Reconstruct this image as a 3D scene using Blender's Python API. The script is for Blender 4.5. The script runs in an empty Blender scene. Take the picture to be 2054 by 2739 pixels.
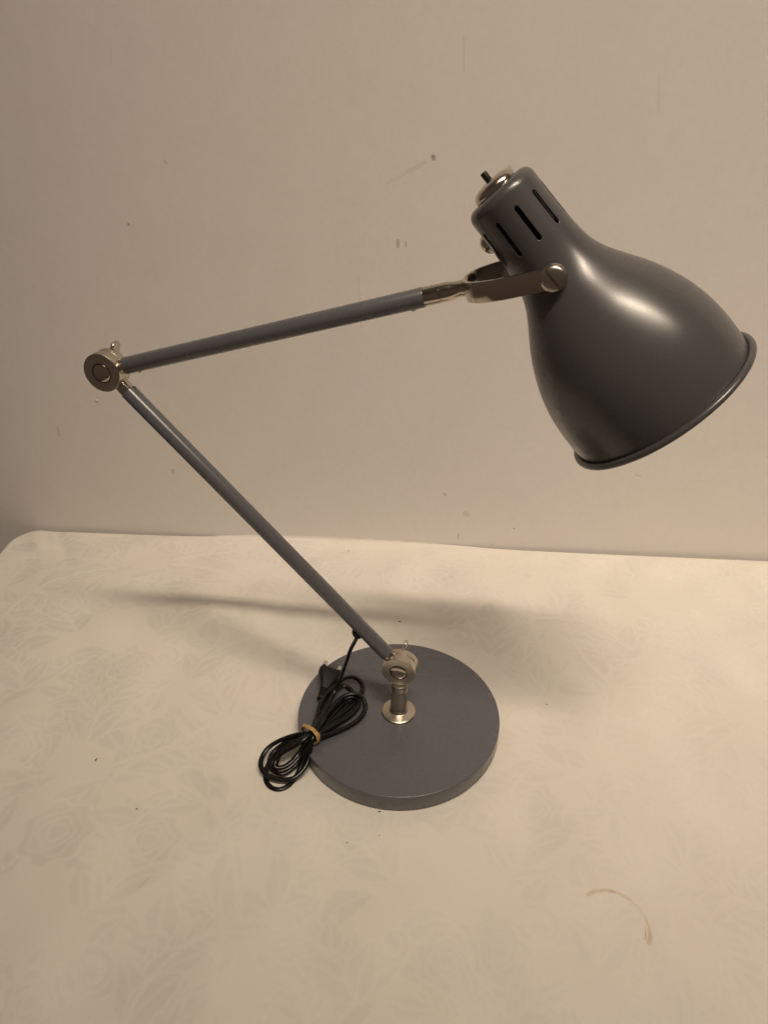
import bpy, bmesh, math, random
import numpy as np
from mathutils import Vector, Matrix

scn = bpy.context.scene
COL = scn.collection
R = math.radians
V = Vector

# ------------------------------------------------------------------ camera
CAM_H, PITCH, ROLL = 0.52954, 0.54599, 0.00344
FPX, PW, PH = 1900.0, 2054.0, 2739.0
cam_d = bpy.data.cameras.new("camera")
cam = bpy.data.objects.new("camera", cam_d)
COL.objects.link(cam)
cam_d.sensor_fit = 'VERTICAL'
cam_d.sensor_height = 24.0
cam_d.sensor_width = 24.0 * PW / PH
cam_d.lens = 24.0 * FPX / PH
cam_d.clip_start = 0.01
cam_d.clip_end = 50
fw = V((0, math.cos(PITCH), -math.sin(PITCH)))
rt = V((1, 0, 0))
up = rt.cross(fw)
r2 = rt * math.cos(ROLL) + up * math.sin(ROLL)
u2 = up * math.cos(ROLL) - rt * math.sin(ROLL)
cam.matrix_world = Matrix(((r2.x, u2.x, -fw.x, 0), (r2.y, u2.y, -fw.y, 0), (r2.z, u2.z, -fw.z, CAM_H), (0, 0, 0, 1)))
scn.camera = cam

# ------------------------------------------------------------------ world: dim warm room light, brighter from the ceiling
w = bpy.data.worlds.new("World")
scn.world = w
w.use_nodes = True
nt = w.node_tree
bg = nt.nodes["Background"]
tc = nt.nodes.new("ShaderNodeTexCoord")
sp = nt.nodes.new("ShaderNodeSeparateXYZ")
rp = nt.nodes.new("ShaderNodeValToRGB")
mp = nt.nodes.new("ShaderNodeMapRange")
nt.links.new(tc.outputs["Generated"], sp.inputs[0])
mp.inputs[1].default_value = -1; mp.inputs[2].default_value = 1
nt.links.new(sp.outputs["Z"], mp.inputs[0])
nt.links.new(mp.outputs[0], rp.inputs[0])
cr = rp.color_ramp
cr.elements[0].position = 0.0; cr.elements[0].color = (0.045, 0.032, 0.024, 1)
cr.elements[1].position = 1.0; cr.elements[1].color = (0.085, 0.070, 0.055, 1)
el = cr.elements.new(0.42); el.color = (0.072, 0.052, 0.042, 1)
el = cr.elements.new(0.62); el.color = (0.072, 0.054, 0.043, 1)
el = cr.elements.new(0.80); el.color = (0.035, 0.028, 0.021, 1)
nt.links.new(rp.outputs[0], bg.inputs[0])
bg.inputs[1].default_value = 1.0

# ------------------------------------------------------------------ the ceiling lamp: a long soft fitting above and behind the camera
ld = bpy.data.lights.new("ceiling_light", 'AREA')
ld.shape = 'RECTANGLE'
ld.size, ld.size_y = 1.85, 0.09
ld.energy = 5.5
ld.spread = 0.86
ld.color = (1.0, 0.828, 0.642)
lo = bpy.data.objects.new("ceiling_light", ld)
COL.objects.link(lo)
lo.location = (0.76, -0.352, 2.33)
lo.rotation_euler = (0.45, 0.16, -0.05)

# added fill lamp that lightens the shadows: broad and weak, from overhead
fd = bpy.data.lights.new("fill_light", 'AREA')
fd.shape = 'RECTANGLE'
fd.size, fd.size_y = 1.7, 1.1
fd.energy = 1.7
fd.spread = 1.1
fd.color = (1.0, 0.84, 0.66)
fo = bpy.data.objects.new("fill_light", fd)
COL.objects.link(fo)
fo.location = (0.15, -0.30, 2.45)
fo.rotation_euler = (0.36, 0.05, 0)

vs = scn.view_settings
vs.view_transform = 'Standard'
vs.look = 'None'
vs.exposure = 0.09
vs.gamma = 1.0
vs.use_curve_mapping = False
scn.render.engine = 'CYCLES'
scn.cycles.use_denoising = True
scn.cycles.max_bounces = 8

# ------------------------------------------------------------------ helpers
def link_mesh(name, verts, faces, mat, parent=None, smooth=30, off=V((0, 0, 0))):
    me = bpy.data.meshes.new(name)
    me.from_pydata([tuple(V(v) - off) for v in verts], [], faces)
    me.validate()
    bm = bmesh.new(); bm.from_mesh(me)
    bmesh.ops.recalc_face_normals(bm, faces=bm.faces)
    bm.to_mesh(me); bm.free()
    if smooth:
        me.shade_smooth()
        if smooth < 180:
            me.set_sharp_from_angle(angle=R(smooth))
    me.materials.append(mat)
    o = bpy.data.objects.new(name, me)
    COL.objects.link(o)
    if parent is not None:
        o.parent = parent
    return o

class MB:
    """collects shapes given in world coordinates; build() links them as one mesh"""
    def __init__(self): self.v = []; self.f = []
    def add(self, v, f):
        b = len(self.v); self.v += [V(p) for p in v]; self.f += [tuple(i + b for i in q) for q in f]
    def lathe(self, o, a, prof, seg=64, x=None, caps=True):
        """profile (s, r) turned round the axis a through o"""
        a = V(a).normalized()
        x = V(x) if x is not None else (V((0, 0, 1)) if abs(a.z) < .9 else V((1, 0, 0)))
        x = (x - a * x.dot(a)).normalized(); y = a.cross(x)
        v = []; f = []
        n = len(prof)
        for s, r in prof:
            for j in range(seg):
                t = 2 * math.pi * j / seg
                v.append(o + a * s + (x * math.cos(t) + y * math.sin(t)) * r)
        for i in range(n - 1):
            for j in range(seg):
                k = (j + 1) % seg
                f.append((i * seg + j, i * seg + k, (i + 1) * seg + k, (i + 1) * seg + j))
        if caps:
            f.append(tuple(range(seg))[::-1]); f.append(tuple((n - 1) * seg + j for j in range(seg)))
        self.add(v, f)
    def loft(self, secs):
        """rings of equal vertex count, capped"""
        m = len(secs[0]); v = [p for s in secs for p in s]; f = []
        for i in range(len(secs) - 1):
            for j in range(m):
                k = (j + 1) % m
                f.append((i * m + j, i * m + k, (i + 1) * m + k, (i + 1) * m + j))
        f.append(tuple(range(m))[::-1]); f.append(tuple((len(secs) - 1) * m + j for j in range(m)))
        self.add(v, f)
    def build(self, name, mat, parent=None, smooth=30):
        off = parent_off(parent)
        return link_mesh(name, self.v, self.f, mat, parent, smooth, off)

def parent_off(p):
    o = V((0, 0, 0))
    while p is not None:
        o += p.location; p = p.parent
    return o

def rounded(s0, s1, r, b, n=5, b0=None):
    """lathe profile of a cylinder from s0 to s1 with both rims rounded by b"""
    b0 = b if b0 is None else b0
    p = []
    for i in range(n + 1):
        t = math.pi / 2 * i / n
        p.append((s0 + b0 * (1 - math.sin(t)) if False else s0 + b0 - b0 * math.cos(t), r - b0 + b0 * math.sin(t)))
    for i in range(n + 1):
        t = math.pi / 2 * i / n
        p.append((s1 - b + b * math.sin(t), r - b + b * math.cos(t)))
    return p

def catmull(P, n=10):
    P = [V(p) for p in P]
    Q = [P[0] * 2 - P[1]] + P + [P[-1] * 2 - P[-2]]
    out = []
    for i in range(1, len(Q) - 2):
        p0, p1, p2, p3 = Q[i - 1:i + 3]
        t0 = 0; t1 = t0 + max((p1 - p0).length, 1e-6) ** .5; t2 = t1 + max((p2 - p1).length, 1e-6) ** .5; t3 = t2 + max((p3 - p2).length, 1e-6) ** .5
        for j in range(n):
            t = t1 + (t2 - t1) * j / n
            A1 = p0 * ((t1 - t) / (t1 - t0)) + p1 * ((t - t0) / (t1 - t0))
            A2 = p1 * ((t2 - t) / (t2 - t1)) + p2 * ((t - t1) / (t2 - t1))
            A3 = p2 * ((t3 - t) / (t3 - t2)) + p3 * ((t - t2) / (t3 - t2))
            B1 = A1 * ((t2 - t) / (t2 - t0)) + A2 * ((t - t0) / (t2 - t0))
            B2 = A2 * ((t3 - t) / (t3 - t1)) + A3 * ((t - t1) / (t3 - t1))
            out.append(B1 * ((t2 - t) / (t2 - t1)) + B2 * ((t - t1) / (t2 - t1)))
    out.append(P[-1])
    return out

def tag(o, label=None, cat=None, group=None, kind=None):
    if label: o['label'] = label
    if cat: o['category'] = cat
    if group: o['group'] = group
    if kind: o['kind'] = kind
    return o

# ------------------------------------------------------------------ materials
def new_mat(name):
    m = bpy.data.materials.new(name); m.use_nodes = True
    return m, m.node_tree, m.node_tree.nodes["Principled BSDF"]

def nd(t, typ, **kw):
    n = t.nodes.new(typ)
    for k, v in kw.items():
        setattr(n, k, v)
    return n

def noise(t, vec, scale, detail=3, rough=.5):
    n = nd(t, "ShaderNodeTexNoise")
    n.inputs["Scale"].default_value = scale; n.inputs["Detail"].default_value = detail; n.inputs["Roughness"].default_value = rough
    t.links.new(vec, n.inputs["Vector"])
    return n.outputs["Fac"]

def mrange(t, src, a, b, c, d, smooth=False):
    n = nd(t, "ShaderNodeMapRange")
    if smooth: n.interpolation_type = 'SMOOTHSTEP'
    for i, x in zip((1, 2, 3, 4), (a, b, c, d)): n.inputs[i].default_value = x
    t.links.new(src, n.inputs[0])
    return n.outputs[0]

def math2(t, op, a, b):
    n = nd(t, "ShaderNodeMath", operation=op)
    for i, x in enumerate((a, b)):
        if isinstance(x, (int, float)): n.inputs[i].default_value = x
        else: t.links.new(x, n.inputs[i])
    return n.outputs[0]

def mixc(t, fac, a, b):
    n = nd(t, "ShaderNodeMix", data_type='RGBA')
    for s, x in ((n.inputs[0], fac), (n.inputs[6], a), (n.inputs[7], b)):
        if isinstance(x, (int, float)): s.default_value = x
        elif isinstance(x, tuple): s.default_value = x if len(x) == 4 else x + (1,)
        else: t.links.new(x, s)
    return n.outputs[2]

def bump(t, h, strength, dist, normal=None):
    n = nd(t, "ShaderNodeBump")
    n.inputs["Strength"].default_value = strength; n.inputs["Distance"].default_value = dist
    t.links.new(h, n.inputs["Height"])
    if normal is not None: t.links.new(normal, n.inputs["Normal"])
    return n.outputs["Normal"]

def capsule(t, pos, a, b, w0, w1, amount):
    """soft-edged stroke from a to b, w0 core half width, w1 where it has faded out"""
    a = V(a); b = V(b); ba = b - a
    pa = nd(t, "ShaderNodeVectorMath", operation='SUBTRACT'); t.links.new(pos, pa.inputs[0]); pa.inputs[1].default_value = a
    dt = nd(t, "ShaderNodeVectorMath", operation='DOT_PRODUCT'); t.links.new(pa.outputs[0], dt.inputs[0]); dt.inputs[1].default_value = ba / max(ba.length_squared, 1e-12)
    cl = nd(t, "ShaderNodeClamp"); t.links.new(dt.outputs["Value"], cl.inputs[0])
    sc = nd(t, "ShaderNodeVectorMath", operation='SCALE'); sc.inputs[0].default_value = ba; t.links.new(cl.outputs[0], sc.inputs["Scale"])
    ds = nd(t, "ShaderNodeVectorMath", operation='DISTANCE'); t.links.new(pa.outputs[0], ds.inputs[0]); t.links.new(sc.outputs[0], ds.inputs[1])
    return mrange(t, ds.outputs["Value"], w0, w1, amount, 0, True)

def paint_mat(name, f, tint=(1, 1, 1)):
    m, t, b = new_mat(name)
    tc = nd(t, "ShaderNodeTexCoord")
    n = noise(t, tc.outputs["Object"], 14, 4)
    t.links.new(mixc(t, n, tuple(x * f * q for x, q in zip((0.095, 0.096, 0.107), tint)), tuple(x * f * q for x, q in zip((0.105, 0.106, 0.118), tint))), b.inputs["Base Color"])
    t.links.new(mrange(t, noise(t, tc.outputs["Object"], 60, 3), .3, .7, .265, .285), b.inputs["Roughness"])
    t.links.new(bump(t, noise(t, tc.outputs["Object"], 1100, 2), .05, .0004), b.inputs["Normal"])
    b.inputs["Specular IOR Level"].default_value = .6
    return m

def nickel_mat(name, rough, aniso=0.0, col=(0.58, 0.54, 0.48)):
    m, t, b = new_mat(name)
    tc = nd(t, "ShaderNodeTexCoord")
    b.inputs["Metallic"].default_value = 1
    n = noise(t, tc.outputs["Object"], 40, 3)
    t.links.new(mixc(t, n, tuple(c * .95 for c in col), tuple(c * 1.03 for c in col)), b.inputs["Base Color"])
    t.links.new(mrange(t, noise(t, tc.outputs["Object"], 60, 3), .3, .7, rough * .92, rough * 1.08), b.inputs["Roughness"])
    return m

def flat_mat(name, col, rough, metallic=0, spec=.5, var=.12):
    m, t, b = new_mat(name)
    tc = nd(t, "ShaderNodeTexCoord")
    n = noise(t, tc.outputs["Object"], 90, 4)
    t.links.new(mixc(t, n, tuple(c * (1 - var) for c in col), tuple(c * (1 + var) for c in col)), b.inputs["Base Color"])
    t.links.new(mrange(t, noise(t, tc.outputs["Object"], 220, 3), .3, .7, rough * .85, rough * 1.15), b.inputs["Roughness"])
    b.inputs["Metallic"].default_value = metallic
    b.inputs["Specular IOR Level"].default_value = spec
    return m

PAINT = paint_mat("grey_satin_paint", 1.0)
SHADE_PAINT = paint_mat("grey_satin_paint_shaded", 0.72, (1.02, .985, .93))  # same grey paint, darkened for the dimmer light on the lampshade
NICKEL = nickel_mat("brushed_nickel", .30, col=(0.56, 0.51, 0.43))
POLISHED = nickel_mat("polished_nickel", .18, col=(0.58, 0.53, 0.46))
CORDM = flat_mat("black_cord_plastic", (0.006, 0.006, 0.0065), .26, spec=.35)
PLUGM = flat_mat("black_plug_rubber", (0.009, 0.009, 0.0095), .48, spec=.3)
BLACK = flat_mat("black_bakelite", (0.008, 0.008, 0.008), .35)
RUBBER = flat_mat("tan_rubber", (0.42, 0.255, 0.085), .42, var=.10)
CRUMBM = flat_mat("brown_crumb", (0.055, 0.034, 0.018), .8, var=.4)
SATIN = nickel_mat("satin_nickel", .14, col=(0.57, 0.51, 0.43))
PIN = nickel_mat("plug_pin_metal", .3, 0, (.72, .68, .62))

# ------------------------------------------------------------------ wall and table outline (both turned a little to the camera)
SL = -0.0689
def y_edge(x): return 0.7852 + SL * x
WN = V((-SL, 1, 0)).normalized()
WALL_OFF = 0.008
def wall_material():
    m, t, b = new_mat("painted_wall")
    pos = nd(t, "ShaderNodeTexCoord").outputs["Object"]
    big = noise(t, pos, 3.2, 4, .55)
    mid = noise(t, pos, 11, 3, .5)
    fine = noise(t, pos, 130, 3, .6)
    c = mixc(t, mrange(t, big, .35, .65, 0, 1), (0.715, 0.68, 0.672), (0.715, 0.688, 0.655))
    c = mixc(t, mrange(t, mid, .4, .62, 0, .22), c, (0.695, 0.645, 0.635))
    c = mixc(t, mrange(t, fine, .3, .7, 0, .10), c, (0.48, 0.455, 0.43))
    marks = [
        # a, b, core, fade, strength
        ((0.0477, 0.7899, 0.4647), (0.0484, 0.7899, 0.4632), .0012, .0030, .62),
        ((0.0020, 0.7931, 0.4396), (0.0226, 0.7917, 0.4504), .0004, .0026, .09),
        ((0.0226, 0.7917, 0.4504), (0.0393, 0.7905, 0.4592), .0006, .0030, .15),
        ((0.0137, 0.7923, 0.3848), (0.0138, 0.7923, 0.3784), .0009, .0020, .42),
        ((0.0222, 0.7917, 0.3832), (0.0223, 0.7917, 0.3787), .0004, .0013, .45),
        ((0.0719, 0.7883, 0.5652), (0.0736, 0.7881, 0.5373), .0002, .0009, .16),
        ((-0.2750, 0.8122, 0.3968), (-0.2750, 0.8122, 0.3962), .0008, .0017, .70),
        ((0.1694, 0.7815, 0.0305), (0.1697, 0.7815, 0.0300), .0006, .0013, .75),
        ((0.0983, 0.7864, 0.0183), (0.0977, 0.7865, 0.0112), .0004, .0014, .45),
        ((0.1052, 0.7860, 0.0504), (0.1072, 0.7858, 0.0488), .0020, .0046, .22),
        ((0.0768, 0.7879, 0.0787), (0.0783, 0.7878, 0.0761), .0004, .0012, .55),
        ((-0.2727, 0.8120, 0.0981), (-0.2727, 0.8120, 0.0949), .0012, .0038, .28),
        ((-0.0290, 0.7952, 0.3465), (-0.0273, 0.7951, 0.3223), .0003, .0016, .10),
        ((-0.0267, 0.7951, 0.3118), (-0.0263, 0.7950, 0.2902), .0003, .0016, .10),
        ((-0.4119, 0.8216, 0.1528), (-0.4125, 0.8216, 0.1424), .0004, .0022, .25),
        ((0.1234, 0.7847, 0.4556), (0.1258, 0.7846, 0.4519), .0012, .0038, .35),
        ((0.0813, 0.7876, 0.4234), (0.0822, 0.7876, 0.4090), .0002, .0011, .09),
        ((0.2539, 0.7757, 0.5318), (0.2593, 0.7754, 0.5044), .0004, .0022, .08),
        ((0.1430, 0.7834, 0.0040), (0.1444, 0.7833, 0.0040), .0004, .0016, .35),
        ((-0.2262, 0.8088, 0.4585), (-0.2245, 0.8087, 0.4571), .0006, .0024, .20),
        ((-0.2628, 0.8113, 0.5553), (-0.2653, 0.8115, 0.5427), .0004, .0020, .08),
        ((0.3096, 0.7719, 0.1154), (0.3154, 0.7715, 0.1135), .0004, .0018, .22),
    ]
    tot = None
    for a, bb, w0, w1, s in marks:
        f = capsule(t, pos, a, bb, w0, w1, s)
        tot = f if tot is None else math2(t, 'MAXIMUM', tot, f)
    tot = math2(t, 'MULTIPLY', tot, mrange(t, noise(t, pos, 420, 2), .3, .55, .45, 1))
    c = mixc(t, tot, c, (0.10, 0.085, 0.075))
    t.links.new(c, b.inputs["Base Color"])
    b.inputs["Roughness"].default_value = .62
    b.inputs["Specular IOR Level"].default_value = .25
    n1 = bump(t, noise(t, pos, 320, 3, .6), .15, .0006)
    t.links.new(bump(t, noise(t, pos, 22, 4), .12, .004, n1), b.inputs["Normal"])
    return m

def build_wall():
    mb = MB()
    nx, nz = 60, 36
    v = []; f = []
    for i in range(nx + 1):
        for j in range(nz + 1):
            x = -2.2 + 4.4 * i / nx; z = -.85 + 2.6 * j / nz
            q = V((x, y_edge(x), z)) + WN * WALL_OFF
            v.append(q)
    for i in range(nx):
        for j in range(nz):
            a = i * (nz + 1) + j
            f.append((a, a + nz + 1, a + nz + 2, a + 1))
    mb.add(v, f)
    # thickness behind the visible face
    b = len(mb.v)
    c = [V((x, y_edge(x), z)) + WN * (WALL_OFF + d) for x in (-2.2, 2.2) for z in (-.85, 1.75) for d in (.001, .10)]
    mb.add(c, [(0, 1, 3, 2), (4, 6, 7, 5), (1, 5, 7, 3), (0, 4, 5, 1), (2, 3, 7, 6)])
    me = bpy.data.meshes.new("wall"); me.from_pydata([tuple(p) for p in mb.v], [], mb.f)
    me.shade_smooth(); me.set_sharp_from_angle(angle=R(30))
    me.materials.append(wall_material())
    o = bpy.data.objects.new("wall", me); COL.objects.link(o)
    tag(o, "plain off white painted wall with small scuffs behind the lamp", "wall", kind='structure')

build_wall()

# ------------------------------------------------------------------ tablecloth with a woven damask pattern
def damask_tile(N=600, size=0.32):
    """woven figure of the cloth: scrolls, leaves and flowers, 0..1, wraps round"""
    rng = random.Random(11)
    img = np.zeros((N, N), np.float32)
    px = size / N
    yy, xx = np.mgrid[0:N, 0:N].astype(np.float32) * px
    def rel(cx, cy):
        return (xx - cx + size / 2) % size - size / 2, (yy - cy + size / 2) % size - size / 2
    def sm(d, e=.0013): return np.clip(.5 - d / (2 * e), 0, 1)
    def put(mask, val):
        nonlocal img
        img = img * (1 - mask) + val * mask
    def leaf(cx, cy, ang, L, W, bend=0., vein=True, val=1.0):
        x, y = rel(cx, cy); c, s = math.cos(ang), math.sin(ang)
        u = x * c + y * s; v = -x * s + y * c
        k = np.clip(u / L, 0, 1); v = v - bend * L * 4 * k * (1 - k)
        half = W * np.maximum(np.sin(math.pi * k ** .8), 0) ** .8 * (1 + .08 * np.sin(k * 26))
        inside = (u > 0) & (u < L)
        d = np.where(inside, np.abs(v) - half, .05)
        put(sm(np.where((u > -.0016) & (u < L + .0016), np.abs(v) - half - .0016, .05)), 0.0)
        put(sm(d), val)
        if vein:
            put(sm(np.where(inside & (k < .9), np.abs(v) - .0007, .05)) * .85, 1 - val)
            for q in (() if vein == 'mid' else (.25, .42, .58, .73)):
                for sg in (-1, 1):
                    dd = np.abs((u - q * L) - sg * v * .9) * .74 - .0006
                    put(sm(np.where(inside & (sg * v > 0) & (sg * v < half * .75), dd, .05)) * .6, 1 - val)
    def scroll(cx, cy, ang, r0, turns, wd, hand=1):
        x, y = rel(cx, cy)
        rr = np.sqrt(x * x + y * y) + 1e-6; th = (np.arctan2(y, x) * hand - ang)
        b = math.log(4.5) / (2 * math.pi * turns)
        best = np.full_like(rr, .05)
        for k in range(int(turns) + 2):
            t = th % (2 * math.pi) + 2 * math.pi * k
            ok = t < 2 * math.pi * turns
            rs = r0 * np.exp(-b * t)
            d = np.where(ok, np.abs(rr - rs) - wd * (.45 + .55 * rs / r0), .05)
            best = np.minimum(best, d)
        put(sm(best - .0022), 0.0)
        put(sm(best), 1.0)
        put(sm(rr - wd * 1.5), 1.0)
    def vine(p0, p1, bow, wd):
        n = 26
        pts = []
        for i in range(n + 1):
            k = i / n
            pts.append((p0[0] + (p1[0] - p0[0]) * k - (p1[1] - p0[1]) * bow * math.sin(k * math.pi), p0[1] + (p1[1] - p0[1]) * k + (p1[0] - p0[0]) * bow * math.sin(k * math.pi)))
        for (ax, ay) in pts:
            pass
        best = np.full_like(xx, .05)
        for (ax, ay), (bx, by) in zip(pts, pts[1:]):
            x, y = rel(ax, ay); dx, dy = bx - ax, by - ay; l2 = dx * dx + dy * dy
            h = np.clip((x * dx + y * dy) / l2, 0, 1)
            best = np.minimum(best, np.sqrt((x - h * dx) ** 2 + (y - h * dy) ** 2) - wd)
        put(sm(best - .0008), 0.0)
    def flower(cx, cy, r, n, ph):
        for ring, (rr, m) in enumerate(((1.0, n), (.66, n - 1), (.36, 4))):
            for i in range(m):
                a = ph + ring * .5 + 2 * math.pi * i / m
                x, y = rel(cx + math.cos(a) * r * rr * .58, cy + math.sin(a) * r * rr * .58)
                c, s = math.cos(a), math.sin(a); u = x * c + y * s; v = -x * s + y * c
                w_ = r * rr * math.pi * .58 / m * 1.25
                d = (np.sqrt((u / (r * rr * .46)) ** 2 + (v / w_) ** 2) - 1) * min(w_, r * rr * .46)
                put(sm(d - .0016), 0.0); put(sm(d), 1.0)
                put(sm(np.abs(d + w_ * .45) - .0006) * .45, 0.0)
        x, y = rel(cx, cy); rr_ = np.sqrt(x * x + y * y)
        put(sm(rr_ - r * .16), 0.0); put(sm(rr_ - r * .10), 1.0)
    S = size
    def acanthus(cx, cy, ang, L, hand, n=6):
        """a plume: curved spine, lobes curling off both sides, thin pale veins"""
        pts = []
        a_ = ang; x, y = cx, cy
        for i in range(n + 1):
            pts.append((x, y, a_))
            x += math.cos(a_) * L / n; y += math.sin(a_) * L / n; a_ += hand * .20
        for i in list(range(n, -1, -1)):
            x, y, a_ = pts[i]
            f = 1 - .55 * i / n
            for sg in (1, -1):
                Ls = L * (.62 if sg == hand else .46) * f * rng.uniform(.85, 1.15)
                leaf(x, y, a_ + sg * (.55 + .25 * rng.random()), Ls, Ls * rng.uniform(.20, .27), -sg * rng.uniform(.05, .16), 'mid')
        leaf(pts[-1][0], pts[-1][1], pts[-1][2], L * .4, L * .09, hand * .1, 'mid')
        for i in range(n):
            best = np.full_like(xx, .05)
            (ax, ay, _), (bx, by, _) = pts[i], pts[i + 1]
            X_, Y_ = rel(ax, ay); dx, dy = bx - ax, by - ay
            h_ = np.clip((X_ * dx + Y_ * dy) / (dx * dx + dy * dy), 0, 1)
            put(sm(np.sqrt((X_ - h_ * dx) ** 2 + (Y_ - h_ * dy) ** 2) - .0011), 0.0)
    def rose(cx, cy, r):
        x, y = rel(cx, cy); th = np.arctan2(y, x); rr_ = np.sqrt(x * x + y * y)
        put(sm(rr_ - r * (1.04 + .10 * np.cos(7 * th)) - .0016), 0.0)
        put(sm(rr_ - r * (1 + .10 * np.cos(7 * th))), 1.0)
        for q, k_, p_ in ((.74, 5, .4), (.50, 4, 1.1), (.28, 3, .2)):
            put(sm(np.abs(rr_ - r * q * (1 + .10 * np.cos(k_ * th + p_))) - .0007) * .9, 0.0)
    for m in (0, 1):
        X = lambda x: (S - x * S) if m else x * S
        g = lambda a: (math.pi - a) if m else a
        h = -1 if m else 1
        for i in range(36):
            x, y = rng.uniform(.03, .47), rng.uniform(0, 1) * S
            leaf(X(x), y, g(rng.uniform(0, 6.28)), rng.uniform(.030, .056), rng.uniform(.008, .013), rng.uniform(-.2, .2) * h, 'mid')
        for x, y, a, r, tn in ((.10, .16, .3, .022, 1.3), (.40, .24, 2.2, .018, 1.2), (.21, .50, 4.0, .024, 1.4), (.43, .74, 1.0, .018, 1.2), (.07, .80, 5.0, .024, 1.4), (.33, .95, 3.0, .017, 1.2)):
            scroll(X(x), y * S, a if not m else a + 1.2, r, tn, .0026, h)
        for x, y, a, L in ((.06, .04, 1.0, .085), (.34, .10, 2.0, .075), (.14, .36, .5, .090), (.40, .46, 2.3, .080), (.10, .66, 1.1, .085), (.36, .68, .2, .070), (.24, .84, 1.9, .085)):
            acanthus(X(x), y * S, g(a), L, h)
        for x, y, r in ((.26, .26, .024), (.30, .60, .021), (.04, .52, .018), (.44, .90, .020)):
            rose(X(x), y * S, r)
        vine((X(.02), .05 * S), (X(.45), .50 * S), .22 * h, .0011)
        vine((X(.45), .50 * S), (X(.06), .98 * S), .25 * h, .0011)
    rose(.5 * S, .30 * S, .028)
    acanthus(.5 * S, .60 * S, 1.57, .08, 1); acanthus(.5 * S, .60 * S, 1.57, .08, -1)
    # soften a thread or two
    for _ in range(4):
        img = (img + np.roll(img, 1, 0) + np.roll(img, -1, 0) + np.roll(img, 1, 1) + np.roll(img, -1, 1)) / 5
    return img, size

def cloth_material():
    m, t, b = new_mat("damask_cotton")
    pos = nd(t, "ShaderNodeTexCoord").outputs["Object"]
    at = nd(t, "ShaderNodeAttribute", attribute_name="weave").outputs["Fac"]
    big = noise(t, pos, 6, 4, .5)
    c = mixc(t, mrange(t, big, .36, .64, 0, 1), (0.72, 0.684, 0.637), (0.72, 0.694, 0.624))
    c = mixc(t, mrange(t, noise(t, pos, 22, 3), .40, .65, 0, .30), c, (0.72, 0.668, 0.628))
    c = mixc(t, mrange(t, noise(t, pos, 700, 2), .3, .7, 0, .10), c, (0.66, 0.62, 0.55))
    # faint old stains: an arc, a short double stroke and a straight one
    arc = [(.1561, .3117), (.1621, .3142), (.1684, .3152), (.1755, .3145), (.182, .3121), (.188, .3077), (.1922, .3019), (.1947, .2949), (.1951, .288), (.1943, .2818), (.1916, .2759)]
    arc2 = [(.1924, .2937), (.1925, .2891), (.1917, .2846), (.1898, .279)]
    tot = None
    for pts, w0, w1, s in ((arc, .0008, .0021, .62), (arc2, .0005, .0013, .75), (arc[-2:], .0011, .0025, .58), ([(-.1858, .3158), (-.1743, .3304)], .0008, .0018, .72), ([(-.1862, .3154), (-.1852, .3164)], .0004, .0012, .65)):
        for p, q in zip(pts, pts[1:]):
            f = capsule(t, pos, p + (0,), q + (0,), w0, w1, s)
            tot = f if tot is None else math2(t, 'MAXIMUM', tot, f)
    tot = math2(t, 'MULTIPLY', tot, mrange(t, noise(t, pos, 160, 2), .3, .6, .55, 1))
    c = mixc(t, tot, c, (0.40, 0.27, 0.075))
    c = mixc(t, mrange(t, at, 0, 1, 0, .43), c, (0.91, 0.875, 0.815))
    t.links.new(c, b.inputs["Base Color"])
    b.inputs["Roughness"].default_value = .75
    b.inputs["Specular IOR Level"].default_value = .25
    b.inputs["Sheen Weight"].default_value = .08
    # the figure is woven in satin whose threads lean the other way, so it catches light differently
    n1 = bump(t, noise(t, pos, 800, 3, .7), .35, .0004)
    n2 = bump(t, noise(t, pos, 26, 3), .30, .0030, n1)
    cx = nd(t, "ShaderNodeCombineXYZ"); t.links.new(mrange(t, at, 0, 1, 0, -.41), cx.inputs[0])
    ad = nd(t, "ShaderNodeVectorMath", operation='ADD'); t.links.new(n2, ad.inputs[0]); t.links.new(cx.outputs[0], ad.inputs[1])
    nz = nd(t, "ShaderNodeVectorMath", operation='NORMALIZE'); t.links.new(ad.outputs[0], nz.inputs[0])
    t.links.new(nz.outputs[0], b.inputs["Normal"])
    return m

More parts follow.
